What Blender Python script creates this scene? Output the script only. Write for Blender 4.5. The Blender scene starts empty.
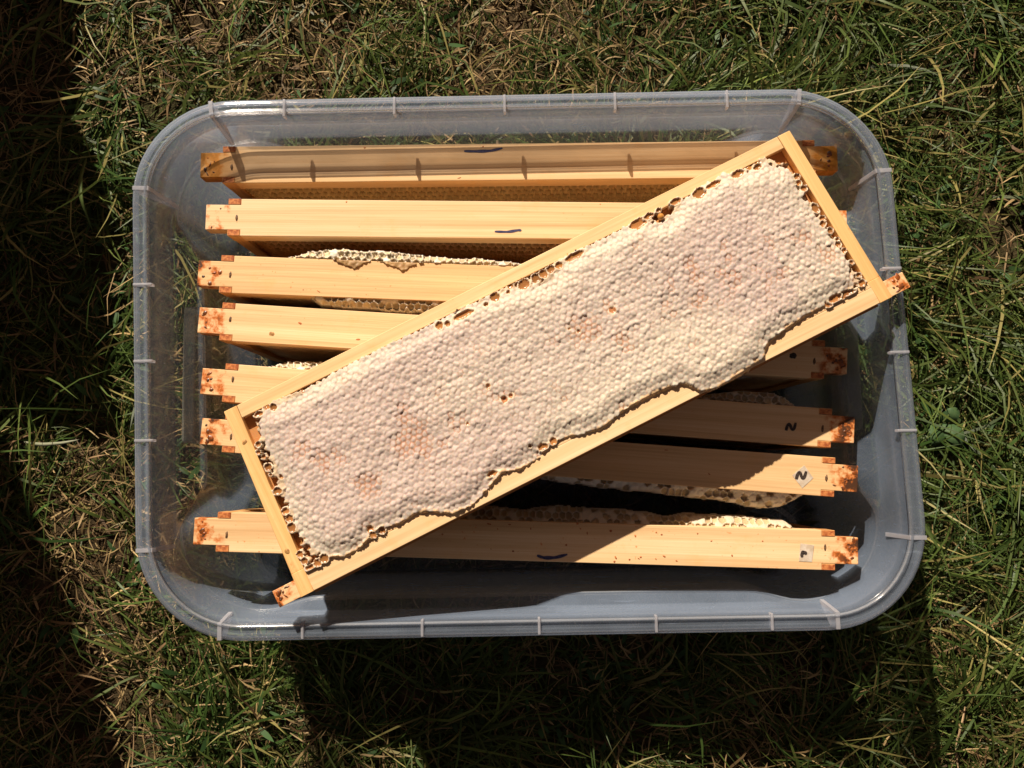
import bpy, bmesh, math, random
import numpy as np
from mathutils import Matrix, Vector
R = math.radians
rng = np.random.default_rng(7)
random.seed(7)
sc = bpy.context.scene
col = sc.collection

# ---------------------------------------------------------------- camera, sky, sun, exposure
RIM = 0.187                     # height of the tub's rim above the soil
cam_d = bpy.data.cameras.new('camera')
cam = bpy.data.objects.new('camera', cam_d); col.objects.link(cam)
cam.location = (-0.0040, -0.0782, RIM + 0.6089)
cam.rotation_euler = (0.0966, 0.0059, -0.0187)
cam_d.sensor_width = 36.0; cam_d.lens = 30.586
cam_d.clip_start = 0.01; cam_d.clip_end = 500
sc.camera = cam
SUN = Vector((0.47, -1.25, -1.0)).normalized()      # the way the sunlight travels
elev = math.asin(-SUN.z); azi = math.atan2(-SUN.x, -SUN.y)
w = bpy.data.worlds.new('World'); sc.world = w; w.use_nodes = True
wn = w.node_tree.nodes; wl = w.node_tree.links
sky = wn.new('ShaderNodeTexSky'); sky.sky_type = 'NISHITA'; sky.sun_disc = False
sky.sun_elevation = elev; sky.sun_rotation = azi
bg = wn['Background']; bg.inputs['Strength'].default_value = 0.05
wb = wn.new('ShaderNodeMix'); wb.data_type = 'RGBA'; wb.blend_type = 'MULTIPLY'; wb.inputs[0].default_value = 1.0
wb.inputs[7].default_value = (1.0, 0.54, 0.33, 1)          # warm camera white balance
wl.new(sky.outputs[0], wb.inputs[6]); wl.new(wb.outputs[2], bg.inputs['Color'])
sl = bpy.data.lights.new('sun', 'SUN'); sl.energy = 5.0; sl.angle = R(0.55); sl.color = (1.0, 0.87, 0.70)
so = bpy.data.objects.new('sun', sl); col.objects.link(so)
so.rotation_euler = SUN.to_track_quat('-Z', 'Y').to_euler(); so.location = (-1, 3, 3)
sc.view_settings.view_transform = 'Standard'; sc.view_settings.look = 'None'
sc.view_settings.exposure = 0.60; sc.view_settings.gamma = 1.0
sc.render.engine = 'CYCLES'
sc.cycles.transparent_max_bounces = 40
sc.cycles.max_bounces = 8; sc.cycles.diffuse_bounces = 4; sc.cycles.glossy_bounces = 3
sc.cycles.caustics_reflective = False; sc.cycles.caustics_refractive = False
sc.cycles.use_denoising = True

# ---------------------------------------------------------------- helpers
def link(o, parent=None):
    col.objects.link(o)
    if parent is not None: o.parent = parent
    return o
def tag(o, label=None, cat=None, group=None, kind=None):
    if label: o['label'] = label
    if cat: o['category'] = cat
    if group: o['group'] = group
    if kind: o['kind'] = kind
    return o
def empty(name, loc=(0, 0, 0)):
    o = bpy.data.objects.new(name, None); o.empty_display_size = 0.05; o.location = loc
    return link(o)
def mesh_obj(name, verts, faces, mat, parent=None, smooth=False, colors=None):
    me = bpy.data.meshes.new(name)
    me.from_pydata([tuple(v) for v in verts], [], [tuple(f) for f in faces]); me.update()
    for m in (mat if isinstance(mat, (list, tuple)) else [mat]): me.materials.append(m)
    if smooth: me.polygons.foreach_set('use_smooth', [True] * len(me.polygons))
    return link(bpy.data.objects.new(name, me), parent)
def np_mesh(name, V, F, mat, parent=None, smooth=True, colors=None):
    """V (n,3), F (m,k) with constant k; fast path for large meshes"""
    V = np.ascontiguousarray(V, dtype=np.float32); F = np.ascontiguousarray(F, dtype=np.int32)
    me = bpy.data.meshes.new(name); k = F.shape[1]
    me.vertices.add(len(V)); me.vertices.foreach_set('co', V.ravel())
    me.loops.add(F.size); me.loops.foreach_set('vertex_index', F.ravel())
    me.polygons.add(len(F))
    me.polygons.foreach_set('loop_start', np.arange(0, F.size, k, dtype=np.int32))
    me.polygons.foreach_set('loop_total', np.full(len(F), k, dtype=np.int32))
    me.polygons.foreach_set('use_smooth', np.full(len(F), smooth, dtype=bool))
    me.update(calc_edges=True)
    if colors is not None:
        a = me.color_attributes.new('Col', 'FLOAT_COLOR', 'POINT')
        a.data.foreach_set('color', np.ascontiguousarray(colors, dtype=np.float32).ravel())
    me.materials.append(mat)
    return link(bpy.data.objects.new(name, me), parent)
def bev(o, wd=0.0005, seg=2):
    m = o.modifiers.new('bevel', 'BEVEL'); m.width = wd; m.segments = seg; m.limit_method = 'ANGLE'
    return o
def prism(poly, z0, z1):
    """closed prism over an xy polygon"""
    n = len(poly)
    v = [(x, y, z0) for x, y in poly] + [(x, y, z1) for x, y in poly]
    f = [tuple(range(n - 1, -1, -1)), tuple(range(n, 2 * n))] + [(i, (i + 1) % n, n + (i + 1) % n, n + i) for i in range(n)]
    return v, f
def vnoise(x, y, seed=0, s=1.0):
    """smooth value noise, numpy, about -1..1"""
    x = np.asarray(x) * s; y = np.asarray(y) * s
    xi = np.floor(x).astype(np.int64); yi = np.floor(y).astype(np.int64); fx = x - xi; fy = y - yi
    fx = fx * fx * (3 - 2 * fx); fy = fy * fy * (3 - 2 * fy)
    def h(a, b):
        n = (a * 374761393 + b * 668265263 + seed * 1442695041) & 0x7fffffff
        n = ((n ^ (n >> 13)) * 1274126177) & 0x7fffffff
        return ((n ^ (n >> 16)) & 0xffff) / 32767.5 - 1
    return (h(xi, yi) * (1 - fx) + h(xi + 1, yi) * fx) * (1 - fy) + (h(xi, yi + 1) * (1 - fx) + h(xi + 1, yi + 1) * fx) * fy
def sstep(a, b, x):
    t = np.clip((np.asarray(x, float) - a) / (b - a), 0, 1); return t * t * (3 - 2 * t)

# ---------------------------------------------------------------- materials
def mat(name):
    m = bpy.data.materials.new(name); m.use_nodes = True
    return m, m.node_tree.nodes, m.node_tree.links, m.node_tree.nodes['Principled BSDF']
def N(nodes, typ, **kw):
    n = nodes.new(typ)
    for k, v in kw.items():
        if k in ('operation', 'blend_type', 'data_type', 'noise_dimensions', 'feature', 'attribute_name', 'wave_type', 'bands_direction', 'distance'): setattr(n, k, v)
        else: n.inputs[k].default_value = v
    return n
def ramp(nodes, pts):
    r = nodes.new('ShaderNodeValToRGB'); cr = r.color_ramp
    while len(cr.elements) < len(pts): cr.elements.new(0.5)
    for e, (p, c) in zip(cr.elements, pts):
        e.position = p; e.color = (*c, 1) if len(c) == 3 else c
    return r
def mixc(nodes, links, fac, a, b, mode='MIX'):
    m = nodes.new('ShaderNodeMix'); m.data_type = 'RGBA'; m.blend_type = mode
    for s, v in ((0, fac), (6, a), (7, b)):
        if isinstance(v, (int, float)): m.inputs[s].default_value = v
        elif isinstance(v, tuple): m.inputs[s].default_value = (*v, 1)
        else: links.new(v, m.inputs[s])
    return m.outputs[2]
def math_n(nodes, links, op, a, b=None, clamp=False):
    m = nodes.new('ShaderNodeMath'); m.operation = op; m.use_clamp = clamp
    for i, v in enumerate((a, b)):
        if v is None: continue
        if isinstance(v, (int, float)): m.inputs[i].default_value = v
        else: links.new(v, m.inputs[i])
    return m.outputs[0]

def wood(name, seed, light=(0.76, 0.53, 0.28), dark=(0.64, 0.38, 0.16), axis='X', stain=(0.5, 0.5), speck=0.5, orange=0.0):
    """planed pine: long grain, faint rings, propolis stain towards both lugs, scattered specks"""
    m, n, l, b = mat(name)
    tc = n.new('ShaderNodeTexCoord'); mp = n.new('ShaderNodeMapping')
    l.new(tc.outputs['Object'], mp.inputs[0])
    mp.inputs['Location'].default_value = (seed * 1.37, seed * 0.71, seed * 2.3)
    mp.inputs['Scale'].default_value = (2.2, 95, 60) if axis == 'X' else (95, 60, 2.2)
    g1 = N(n, 'ShaderNodeTexNoise', Scale=1.0, Detail=5.0, Roughness=0.6, Distortion=0.35); l.new(mp.outputs[0], g1.inputs[0])
    mp2 = n.new('ShaderNodeMapping'); l.new(tc.outputs['Object'], mp2.inputs[0])
    mp2.inputs['Location'].default_value = (seed * 0.3, seed * 0.9, 0)
    mp2.inputs['Scale'].default_value = (12, 1100, 500) if axis == 'X' else (1100, 500, 12)
    g2 = N(n, 'ShaderNodeTexNoise', Scale=1.0, Detail=3.0, Roughness=0.6); l.new(mp2.outputs[0], g2.inputs[0])
    r1 = ramp(n, [(0.28, tuple(0.82 * a for a in dark)), (0.50, tuple(0.5 * (a + c) for a, c in zip(light, dark))), (0.66, light)]); l.new(g1.outputs[0], r1.inputs[0])
    c = mixc(n, l, 0.55, r1.outputs[0], g2.outputs['Fac'], 'SOFT_LIGHT')
    # broad tone
    g3 = N(n, 'ShaderNodeTexNoise', Scale=14.0, Detail=3.0, Roughness=0.5); l.new(tc.outputs['Object'], g3.inputs[0])
    rr = ramp(n, [(0.35, (0, 0, 0)), (0.7, (1, 1, 1))]); l.new(g3.outputs[0], rr.inputs[0])
    c = mixc(n, l, math_n(n, l, 'MULTIPLY', rr.outputs[0], 0.22), c, (0.76, 0.43, 0.17))
    g4 = N(n, 'ShaderNodeTexNoise', Scale=38.0, Detail=4.0, Roughness=0.7); mp4 = n.new('ShaderNodeMapping'); mp4.inputs['Location'].default_value = (seed, seed * 2, seed * 3); l.new(tc.outputs['Object'], mp4.inputs[0]); l.new(mp4.outputs[0], g4.inputs[0])
    r4 = ramp(n, [(0.57, (0, 0, 0)), (0.70, (1, 1, 1))]); l.new(g4.outputs[0], r4.inputs[0])
    c = mixc(n, l, math_n(n, l, 'MULTIPLY', r4.outputs[0], 0.22), c, (0.72, 0.36, 0.10))
    # propolis towards the ends
    sx = n.new('ShaderNodeSeparateXYZ'); l.new(tc.outputs['Object'], sx.inputs[0])
    nz = N(n, 'ShaderNodeTexNoise', Scale=105.0, Detail=5.0, Roughness=0.65); 
    off = n.new('ShaderNodeMapping'); off.inputs['Location'].default_value = (seed * 3.1, seed * 1.7, seed); l.new(tc.outputs['Object'], off.inputs[0]); l.new(off.outputs[0], nz.inputs[0])
    for side, amt in ((-1, stain[0]), (1, stain[1])):
        xs = math_n(n, l, 'MULTIPLY', sx.outputs[0], side)
        t = n.new('ShaderNodeMapRange'); l.new(xs, t.inputs[0])
        t.inputs[1].default_value = 0.217; t.inputs[2].default_value = 0.233
        t.inputs[3].default_value = 0.0; t.inputs[4].default_value = 1.0
        q = math_n(n, l, 'ADD', math_n(n, l, 'MULTIPLY', t.outputs[0], 0.16 * amt), math_n(n, l, 'SUBTRACT', nz.outputs[0], 0.575 - 0.03 * amt))
        f1 = math_n(n, l, 'MULTIPLY', math_n(n, l, 'MULTIPLY', q, 8.0, True), math_n(n, l, 'MULTIPLY', t.outputs[0], 2.5, True), True)
        c = mixc(n, l, f1, c, (0.50, 0.13, 0.018))
        q2 = math_n(n, l, 'MULTIPLY', math_n(n, l, 'SUBTRACT', q, 0.105 + 0.06 * (1 - amt)), 14.0, True)
        c = mixc(n, l, math_n(n, l, 'MULTIPLY', q2, t.outputs[0], True), c, (0.06, 0.022, 0.008))
    # orange specks of propolis, warm smears
    sp = N(n, 'ShaderNodeTexNoise', Scale=420.0, Detail=2.0, Roughness=0.5); l.new(off.outputs[0], sp.inputs[0])
    cl = N(n, 'ShaderNodeTexNoise', Scale=22.0, Detail=2.0); l.new(off.outputs[0], cl.inputs[0])
    s = math_n(n, l, 'ADD', math_n(n, l, 'SUBTRACT', sp.outputs[0], 0.86 - 0.06 * speck), math_n(n, l, 'MULTIPLY', cl.outputs[0], 0.22))
    c = mixc(n, l, math_n(n, l, 'MULTIPLY', math_n(n, l, 'MULTIPLY', s, 14.0, True), 0.75), c, (0.60, 0.17, 0.03))
    if orange: 
        am = n.new('ShaderNodeMapRange'); l.new(math_n(n, l, 'ABSOLUTE', sx.outputs[0]), am.inputs[0]); am.inputs[1].default_value = 0.205; am.inputs[2].default_value = 0.228
        c = mixc(n, l, math_n(n, l, 'MULTIPLY', am.outputs[0], orange), c, (0.55, 0.23, 0.02), 'MULTIPLY' if orange > 1 else 'MIX')
    if False: c = mixc(n, l, orange, c, (0.72, 0.30, 0.05))
    l.new(c, b.inputs['Base Color'])
    b.inputs['Roughness'].default_value = 0.62; b.inputs['Specular IOR Level'].default_value = 0.3
    bp = N(n, 'ShaderNodeBump', Strength=0.35, Distance=0.0004); l.new(g2.outputs[0], bp.inputs['Height']); l.new(bp.outputs[0], b.inputs['Normal'])
    return m

def plain(name, c, rough=0.6, spec=0.4, noise=None, metal=0.0):
    m, n, l, b = mat(name)
    b.inputs['Roughness'].default_value = rough; b.inputs['Specular IOR Level'].default_value = spec; b.inputs['Metallic'].default_value = metal
    if noise:
        c2, sc_ = noise
        tc = n.new('ShaderNodeTexCoord'); t = N(n, 'ShaderNodeTexNoise', Scale=sc_, Detail=4.0, Roughness=0.65); l.new(tc.outputs['Object'], t.inputs[0])
        r = ramp(n, [(0.38, c), (0.62, c2)]); l.new(t.outputs[0], r.inputs[0]); l.new(r.outputs[0], b.inputs['Base Color'])
    else: b.inputs['Base Color'].default_value = (*c, 1)
    return m
M_end = plain('end_grain', (0.26, 0.055, 0.014), 0.6, 0.3, ((0.56, 0.21, 0.065), 420))
M_nail = plain('nail_rust', (0.035, 0.018, 0.010), 0.6, 0.4, ((0.20, 0.10, 0.04), 900))
M_knot = plain('knot_wood', (0.22, 0.10, 0.03), 0.6, 0.3, ((0.50, 0.28, 0.10), 700))
M_ink = plain('blue_ink', (0.014, 0.014, 0.075), 0.5, 0.3, ((0.06, 0.06, 0.12), 700))
M_black = plain('black_ink', (0.016, 0.012, 0.012), 0.5, 0.3, ((0.07, 0.05, 0.04), 900))
M_paper = plain('label_paper', (0.60, 0.52, 0.43), 0.7, 0.3, ((0.48, 0.38, 0.28), 220))

def wax_material(name, bump=0.25, thin=0.0):
    m, n, l, b = mat(name)
    a = n.new('ShaderNodeAttribute'); a.attribute_name = 'Col'
    tc = n.new('ShaderNodeTexCoord'); t = N(n, 'ShaderNodeTexNoise', Scale=900.0, Detail=3.0, Roughness=0.6); l.new(tc.outputs['Object'], t.inputs[0])
    c = mixc(n, l, 0.30, a.outputs['Color'], t.outputs['Color'], 'SOFT_LIGHT')
    l.new(c, b.inputs['Base Color']); l.new(a.outputs['Alpha'], b.inputs['Roughness'])
    b.inputs['Specular IOR Level'].default_value = 0.4
    b.inputs['Subsurface Weight'].default_value = 0.12; b.inputs['Subsurface Radius'].default_value = (0.9, 0.5, 0.25); b.inputs['Subsurface Scale'].default_value = 0.0015
    bp = N(n, 'ShaderNodeBump', Strength=bump, Distance=0.0005); l.new(t.outputs[0], bp.inputs['Height']); l.new(bp.outputs[0], b.inputs['Normal'])
    if thin:                                   # empty drawn comb: thin wax that lets the sun through
        tl = n.new('ShaderNodeBsdfTranslucent'); l.new(mixc(n, l, 0.22, c, (1.0, 0.74, 0.38)), tl.inputs[0]); mx = n.new('ShaderNodeMixShader'); mx.inputs[0].default_value = thin
        l.new(b.outputs[0], mx.inputs[1]); l.new(tl.outputs[0], mx.inputs[2]); l.new(mx.outputs[0], n['Material Output'].inputs['Surface'])
    return m
M_wax = wax_material('beeswax'); M_thin = wax_material('thin_beeswax', 0.2, 0.80)

def plastic(name, clear, tint=(0.93, 0.94, 0.95), milk=(0.62, 0.68, 0.78), rough=0.16, spec=0.6, face=0.14):
    """clear polypropylene: mostly see-through, a little milky, glossy at a slant"""
    m, n, l, b = mat(name)
    n.remove(b); out = n['Material Output']
    tr = n.new('ShaderNodeBsdfTransparent'); tr.inputs[0].default_value = (*tint, 1)
    df = n.new('ShaderNodeBsdfDiffuse'); df.inputs[0].default_value = (*milk, 1)
    tl = n.new('ShaderNodeBsdfTranslucent'); tl.inputs[0].default_value = (*milk, 1)
    mk = n.new('ShaderNodeMixShader'); mk.inputs[0].default_value = 0.5; l.new(df.outputs[0], mk.inputs[1]); l.new(tl.outputs[0], mk.inputs[2])
    tc = n.new('ShaderNodeTexCoord'); t = N(n, 'ShaderNodeTexNoise', Scale=26.0, Detail=4.0, Roughness=0.6); l.new(tc.outputs['Object'], t.inputs[0])
    sm = n.new('ShaderNodeMapping'); l.new(tc.outputs['Object'], sm.inputs[0]); sm.inputs['Scale'].default_value = (30, 420, 60); sm.inputs['Rotation'].default_value = (0.3, 0.4, 0.7)
    sn = N(n, 'ShaderNodeTexNoise', Scale=1.0, Detail=3.0, Roughness=0.7, Distortion=0.6); l.new(sm.outputs[0], sn.inputs[0])
    scuff = math_n(n, l, 'MULTIPLY', math_n(n, l, 'MULTIPLY', math_n(n, l, 'SUBTRACT', sn.outputs[0], 0.60), 5.0, True), 0.16)
    lw = n.new('ShaderNodeLayerWeight'); lw.inputs[0].default_value = 0.45
    f = math_n(n, l, 'ADD', math_n(n, l, 'ADD', math_n(n, l, 'MULTIPLY', lw.outputs['Facing'], face), 1 - clear),
               math_n(n, l, 'ADD', math_n(n, l, 'MULTIPLY', math_n(n, l, 'SUBTRACT', t.outputs[0], 0.5), 0.16), scuff), True)
    body = n.new('ShaderNodeMixShader'); l.new(f, body.inputs[0]); l.new(tr.outputs[0], body.inputs[1]); l.new(mk.outputs[0], body.inputs[2])
    gl = n.new('ShaderNodeBsdfGlossy'); gl.inputs['Roughness'].default_value = rough
    fr = n.new('ShaderNodeFresnel'); fr.inputs[0].default_value = 1.45
    t2 = N(n, 'ShaderNodeTexNoise', Scale=60.0, Detail=2.0); l.new(tc.outputs['Object'], t2.inputs[0])
    bp = N(n, 'ShaderNodeBump', Strength=0.25, Distance=0.0006); l.new(t2.outputs[0], bp.inputs['Height'])
    l.new(bp.outputs[0], gl.inputs['Normal']); l.new(bp.outputs[0], fr.inputs['Normal'])
    top = n.new('ShaderNodeMixShader'); l.new(math_n(n, l, 'MULTIPLY', fr.outputs[0], spec, True), top.inputs[0]); l.new(body.outputs[0], top.inputs[1]); l.new(gl.outputs[0], top.inputs[2])
    l.new(top.outputs[0], out.inputs['Surface'])
    return m
M_tub = plastic('clear_plastic', 0.865, tint=(0.99, 0.99, 0.99), milk=(0.54, 0.68, 0.93), face=0.30)
M_lip = plastic('lip_plastic', 0.86, tint=(0.99, 0.99, 1.0), milk=(0.66, 0.79, 1.0), face=0.28, rough=0.10)
M_rib = plastic('rib_plastic', 0.60, tint=(0.99, 0.99, 0.99), milk=(0.92, 0.92, 1.0))
M_bead = plastic('bead_plastic', 0.82, tint=(0.99, 0.99, 0.99), milk=(0.92, 0.92, 0.92))
M_recess = plastic('recess_plastic', 0.66, milk=(0.42, 0.43, 0.38))

# ---------------------------------------------------------------- the soil
def soil_material():
    m, n, l, b = mat('soil')
    tc = n.new('ShaderNodeTexCoord')
    t = N(n, 'ShaderNodeTexNoise', Scale=45.0, Detail=8.0, Roughness=0.7); l.new(tc.outputs['Object'], t.inputs[0])
    r = ramp(n, [(0.30, (0.018, 0.012, 0.006)), (0.50, (0.055, 0.038, 0.020)), (0.72, (0.14, 0.10, 0.055))]); l.new(t.outputs[0], r.inputs[0])
    t2 = N(n, 'ShaderNodeTexNoise', Scale=3.0, Detail=5.0); l.new(tc.outputs['Object'], t2.inputs[0])
    r2 = ramp(n, [(0.45, (0, 0, 0)), (0.65, (1, 1, 1))]); l.new(t2.outputs[0], r2.inputs[0])
    c = mixc(n, l, math_n(n, l, 'MULTIPLY', r2.outputs[0], 0.5), r.outputs[0], (0.045, 0.055, 0.018))
    l.new(c, b.inputs['Base Color']); b.inputs['Roughness'].default_value = 0.95; b.inputs['Specular IOR Level'].default_value = 0.1
    bp = N(n, 'ShaderNodeBump', Strength=0.9, Distance=0.01); l.new(t.outputs[0], bp.inputs['Height']); l.new(bp.outputs[0], b.inputs['Normal'])
    return m
gx = np.concatenate([np.linspace(-40, -1.3, 12), np.linspace(-1.2, 1.2, 160), np.linspace(1.3, 40, 12)])
GX, GY = np.meshgrid(gx, gx)
def soil_h(x, y):
    h = 0.004 * vnoise(x, y, 3, 9) + 0.003 * vnoise(x, y, 4, 28)
    k = sstep(0.0, 0.10, np.maximum(np.abs(x) - 0.25, np.abs(y) - 0.19))
    return h * k - 0.001
GZ = soil_h(GX, GY)
nn = len(gx); idx = np.arange(nn * nn).reshape(nn, nn)
Fg = np.stack([idx[:-1, :-1], idx[:-1, 1:], idx[1:, 1:], idx[1:, :-1]], -1).reshape(-1, 4)
tag(np_mesh('ground', np.stack([GX, GY, GZ], -1).reshape(-1, 3), Fg, soil_material()), 'brown soil of the lawn with bare patches between the grass', kind='structure')

# ---------------------------------------------------------------- grass blades
def grass_material(name, transl=0.30, rough=0.45):
    m, n, l, b = mat(name)
    a = n.new('ShaderNodeAttribute'); a.attribute_name = 'Col'
    l.new(a.outputs['Color'], b.inputs['Base Color']); b.inputs['Roughness'].default_value = rough; b.inputs['Specular IOR Level'].default_value = 0.22
    tl = n.new('ShaderNodeBsdfTranslucent'); l.new(a.outputs['Color'], tl.inputs[0])
    mx = n.new('ShaderNodeMixShader'); mx.inputs[0].default_value = transl
    l.new(b.outputs[0], mx.inputs[1]); l.new(tl.outputs[0], mx.inputs[2]); l.new(mx.outputs[0], n['Material Output'].inputs['Surface'])
    return m
def blades(bx, by, bz, ang, lean, length, width, curl, bend, colr, seg=4):
    """ribbons: base point, heading, starting slope, length, width, sideways curl, droop"""
    n = len(bx); P = np.zeros((n, seg + 1, 3)); P[:, 0] = np.stack([bx, by, bz], 1)
    th = ang.copy(); el = lean.copy(); ds = length / seg
    for k in range(seg):
        d = np.stack([np.cos(th) * np.cos(el), np.sin(th) * np.cos(el), np.sin(el)], 1)
        P[:, k + 1] = P[:, k] + d * ds[:, None]
        th = th + curl / seg; el = el - bend / seg
    P[:, :, 2] = np.maximum(P[:, :, 2], 0.0015 + 0.002 * rng.random((n, 1)))
    # blades under the tub are pressed flat; those beside it lie against its wall
    ins = np.maximum(np.abs(P[:, :, 0]) - 0.252, np.abs(P[:, :, 1]) - 0.186)
    cap = np.where(ins < 0, 0.0155 - 0.010 * rng.random((n, 1)), 0.0155 + np.maximum(ins, 0) * 5.0)
    P[:, :, 2] = np.minimum(P[:, :, 2], cap)
    T = np.gradient(P, axis=1); side = np.cross(T, np.array([0, 0, 1.0])); side /= np.linalg.norm(side, axis=2, keepdims=True) + 1e-9
    up = np.cross(side, T); up /= np.linalg.norm(up, axis=2, keepdims=True) + 1e-9
    tw = rng.uniform(-0.9, 0.9, (n, 1, 1)); side = side * np.cos(tw) + up * np.sin(tw)
    s = np.linspace(0, 1, seg + 1); prof = np.minimum(1.0, 0.55 + 1.2 * s) * (1 - s ** 3.0) ** 0.9
    wd = width[:, None] * prof[None]; wd[:, -1] = 0.0001
    A = P + side * wd[..., None] / 2; B = P - side * wd[..., None] / 2
    V = np.stack([A, B], 2).reshape(-1, 3)
    base = (np.arange(n) * (seg + 1) * 2)[:, None]; q = []
    for k in range(seg): q.append(base + np.array([2 * k, 2 * k + 1, 2 * k + 3, 2 * k + 2])[None])
    F = np.stack(q, 1).reshape(-1, 4)
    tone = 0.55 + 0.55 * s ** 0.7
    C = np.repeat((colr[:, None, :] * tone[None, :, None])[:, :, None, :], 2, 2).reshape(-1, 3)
    return V, F, np.concatenate([C, np.ones((len(C), 1))], 1)
XR, YR = (-0.66, 0.66), (-0.54, 0.56)
def dryness(x, y): return 0.5 + 0.5 * (0.65 * vnoise(x, y, 11, 5.5) + 0.5 * vnoise(x, y, 12, 14)) \
    + 0.30 * np.exp(-((x + .33) ** 2 + (y - .33) ** 2) / .012) + 0.18 * np.exp(-((x - .40) ** 2 + (y + .29) ** 2) / .006) - 0.20 * (x > 0.27)
def make_green(n_clump=2500, per=29):
    cx = rng.uniform(*XR, n_clump); cy = rng.uniform(*YR, n_clump)
    keep = rng.random(n_clump) < 1.12 - 0.95 * sstep(0.40, 0.85, dryness(cx, cy)); cx, cy = cx[keep], cy[keep]; n = len(cx)
    flow = 2.6 * vnoise(cx, cy, 21, 3.2) + 0.7 + rng.normal(0, 0.9, n)
    size = rng.lognormal(-0.05, 0.38, n)
    k = rng.integers(int(per * 0.4), int(per * 1.6), n); ci = np.repeat(np.arange(n), k); m = len(ci)
    bx = cx[ci] + rng.normal(0, 0.010, m); by = cy[ci] + rng.normal(0, 0.010, m)
    ang = flow[ci] + rng.normal(0, 0.75, m)
    L = np.clip(0.038 * size[ci] * (1.0 + 0.30 * (cx[ci] > 0.2)) * rng.lognormal(0, 0.42, m), 0.010, 0.120)
    W = np.clip(0.00150 * rng.lognormal(0, 0.32, m) * (0.75 + 0.35 * size[ci]), 0.0006, 0.0042)
    hue = rng.random((n, 1))[ci] * 0.7 + rng.random((m, 1)) * 0.3
    c = (1 - hue) * np.array([[0.040, 0.090, 0.020]]) + hue * np.array([[0.118, 0.155, 0.035]])
    c = c * rng.lognormal(-0.16, 0.24, (m, 1))
    yel = rng.random(m) < 0.17; c[yel] = np.array([0.26, 0.23, 0.08]) * rng.lognormal(0, 0.2, (yel.sum(), 1))
    return blades(bx, by, soil_h(bx, by), ang, rng.uniform(0.15, 1.0, m), L, W, rng.normal(0, 0.8, m), rng.uniform(0.3, 1.7, m), c)
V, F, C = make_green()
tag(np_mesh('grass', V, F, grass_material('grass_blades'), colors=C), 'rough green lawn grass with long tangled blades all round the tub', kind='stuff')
def make_weeds(n=2600):
    k = 6; cx = rng.uniform(*XR, n // k); cy = rng.uniform(*YR, n // k); ci = np.repeat(np.arange(n // k), k); m = len(ci)
    bx = cx[ci] + rng.normal(0, .012, m); by = cy[ci] + rng.normal(0, .012, m)
    c = np.array([[0.045, 0.10, 0.03]]) * rng.lognormal(0, .25, (m, 1))
    return blades(bx, by, soil_h(bx, by) + rng.uniform(.002, .020, m), rng.uniform(0, 6.28, m), rng.uniform(-.1, .6, m), rng.uniform(.008, .020, m), rng.uniform(.003, .0062, m), rng.normal(0, .3, m), rng.uniform(0, .8, m), c)
V, F, C = make_weeds()
tag(np_mesh('clover_leaves', V, F, grass_material('clover_leaf', 0.25, 0.5), colors=C), 'small broad weed leaves scattered low among the grass blades', kind='stuff')
def make_dry(n=42000):
    bx = rng.uniform(*XR, n); by = rng.uniform(*YR, n)
    keep = rng.random(n) < 0.32 + 0.78 * sstep(0.30, 0.85, dryness(bx, by)); bx, by = bx[keep], by[keep]; n = len(bx)
    L = np.clip(0.018 * rng.lognormal(0, 0.55, n), 0.005, 0.075); W = np.clip(0.0013 * rng.lognormal(0, 0.35, n), 0.0004, 0.0028)
    t = rng.random((n, 1)); c = (1 - t) * np.array([[0.12, 0.065, 0.032]]) + t * np.array([[0.40, 0.29, 0.135]])
    c = c * rng.lognormal(0, 0.25, (n, 1))
    return blades(bx, by, soil_h(bx, by) + rng.uniform(0.001, 0.018, n), rng.uniform(0, 6.283, n), rng.uniform(-0.1, 0.45, n), L, W, rng.normal(0, 0.9, n), rng.uniform(-0.2, 0.8, n), c, seg=3)
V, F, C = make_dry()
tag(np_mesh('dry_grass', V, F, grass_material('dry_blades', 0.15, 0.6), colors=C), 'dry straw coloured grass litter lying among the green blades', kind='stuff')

M_weed = plain('weed_leaf', (0.035, 0.075, 0.028), 0.6, 0.2, ((0.06, 0.105, 0.04), 220))
def weed(label, x, y, z, leaves):
    r = tag(empty('broadleaf_weed', (x, y, 0)), label, 'weed')
    for a, L, wd in leaves:
        t = np.linspace(0, 1, 9); V = []; F = []
        for i, q in enumerate(t):
            hw = wd * 0.5 * math.sin(math.pi * min(1, q * .9 + .06)) ** .8 * (1 + .08 * math.sin(q * 30)); d = L * (q * .95 + .1)
            for sgn, dz in ((-1, .0018), (0, 0), (1, .0018)):
                V.append((math.cos(a) * d - math.sin(a) * hw * sgn, math.sin(a) * d + math.cos(a) * hw * sgn, z + .010 * math.sin(q * 2.4) + dz))
        for i in range(8):
            for j in (0, 1): F.append((i * 3 + j, (i + 1) * 3 + j, (i + 1) * 3 + j + 1, i * 3 + j + 1))
        o = mesh_obj('leaf', V, F, M_weed, r, True); m = o.modifiers.new('thickness', 'SOLIDIFY'); m.thickness = .0005
weed('broad leaved green weed in the grass beside the middle of the right tub wall', .372, -.044, .016, ((5.4, .026, .016), (4.2, .022, .015), (0.6, .018, .012)))
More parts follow.
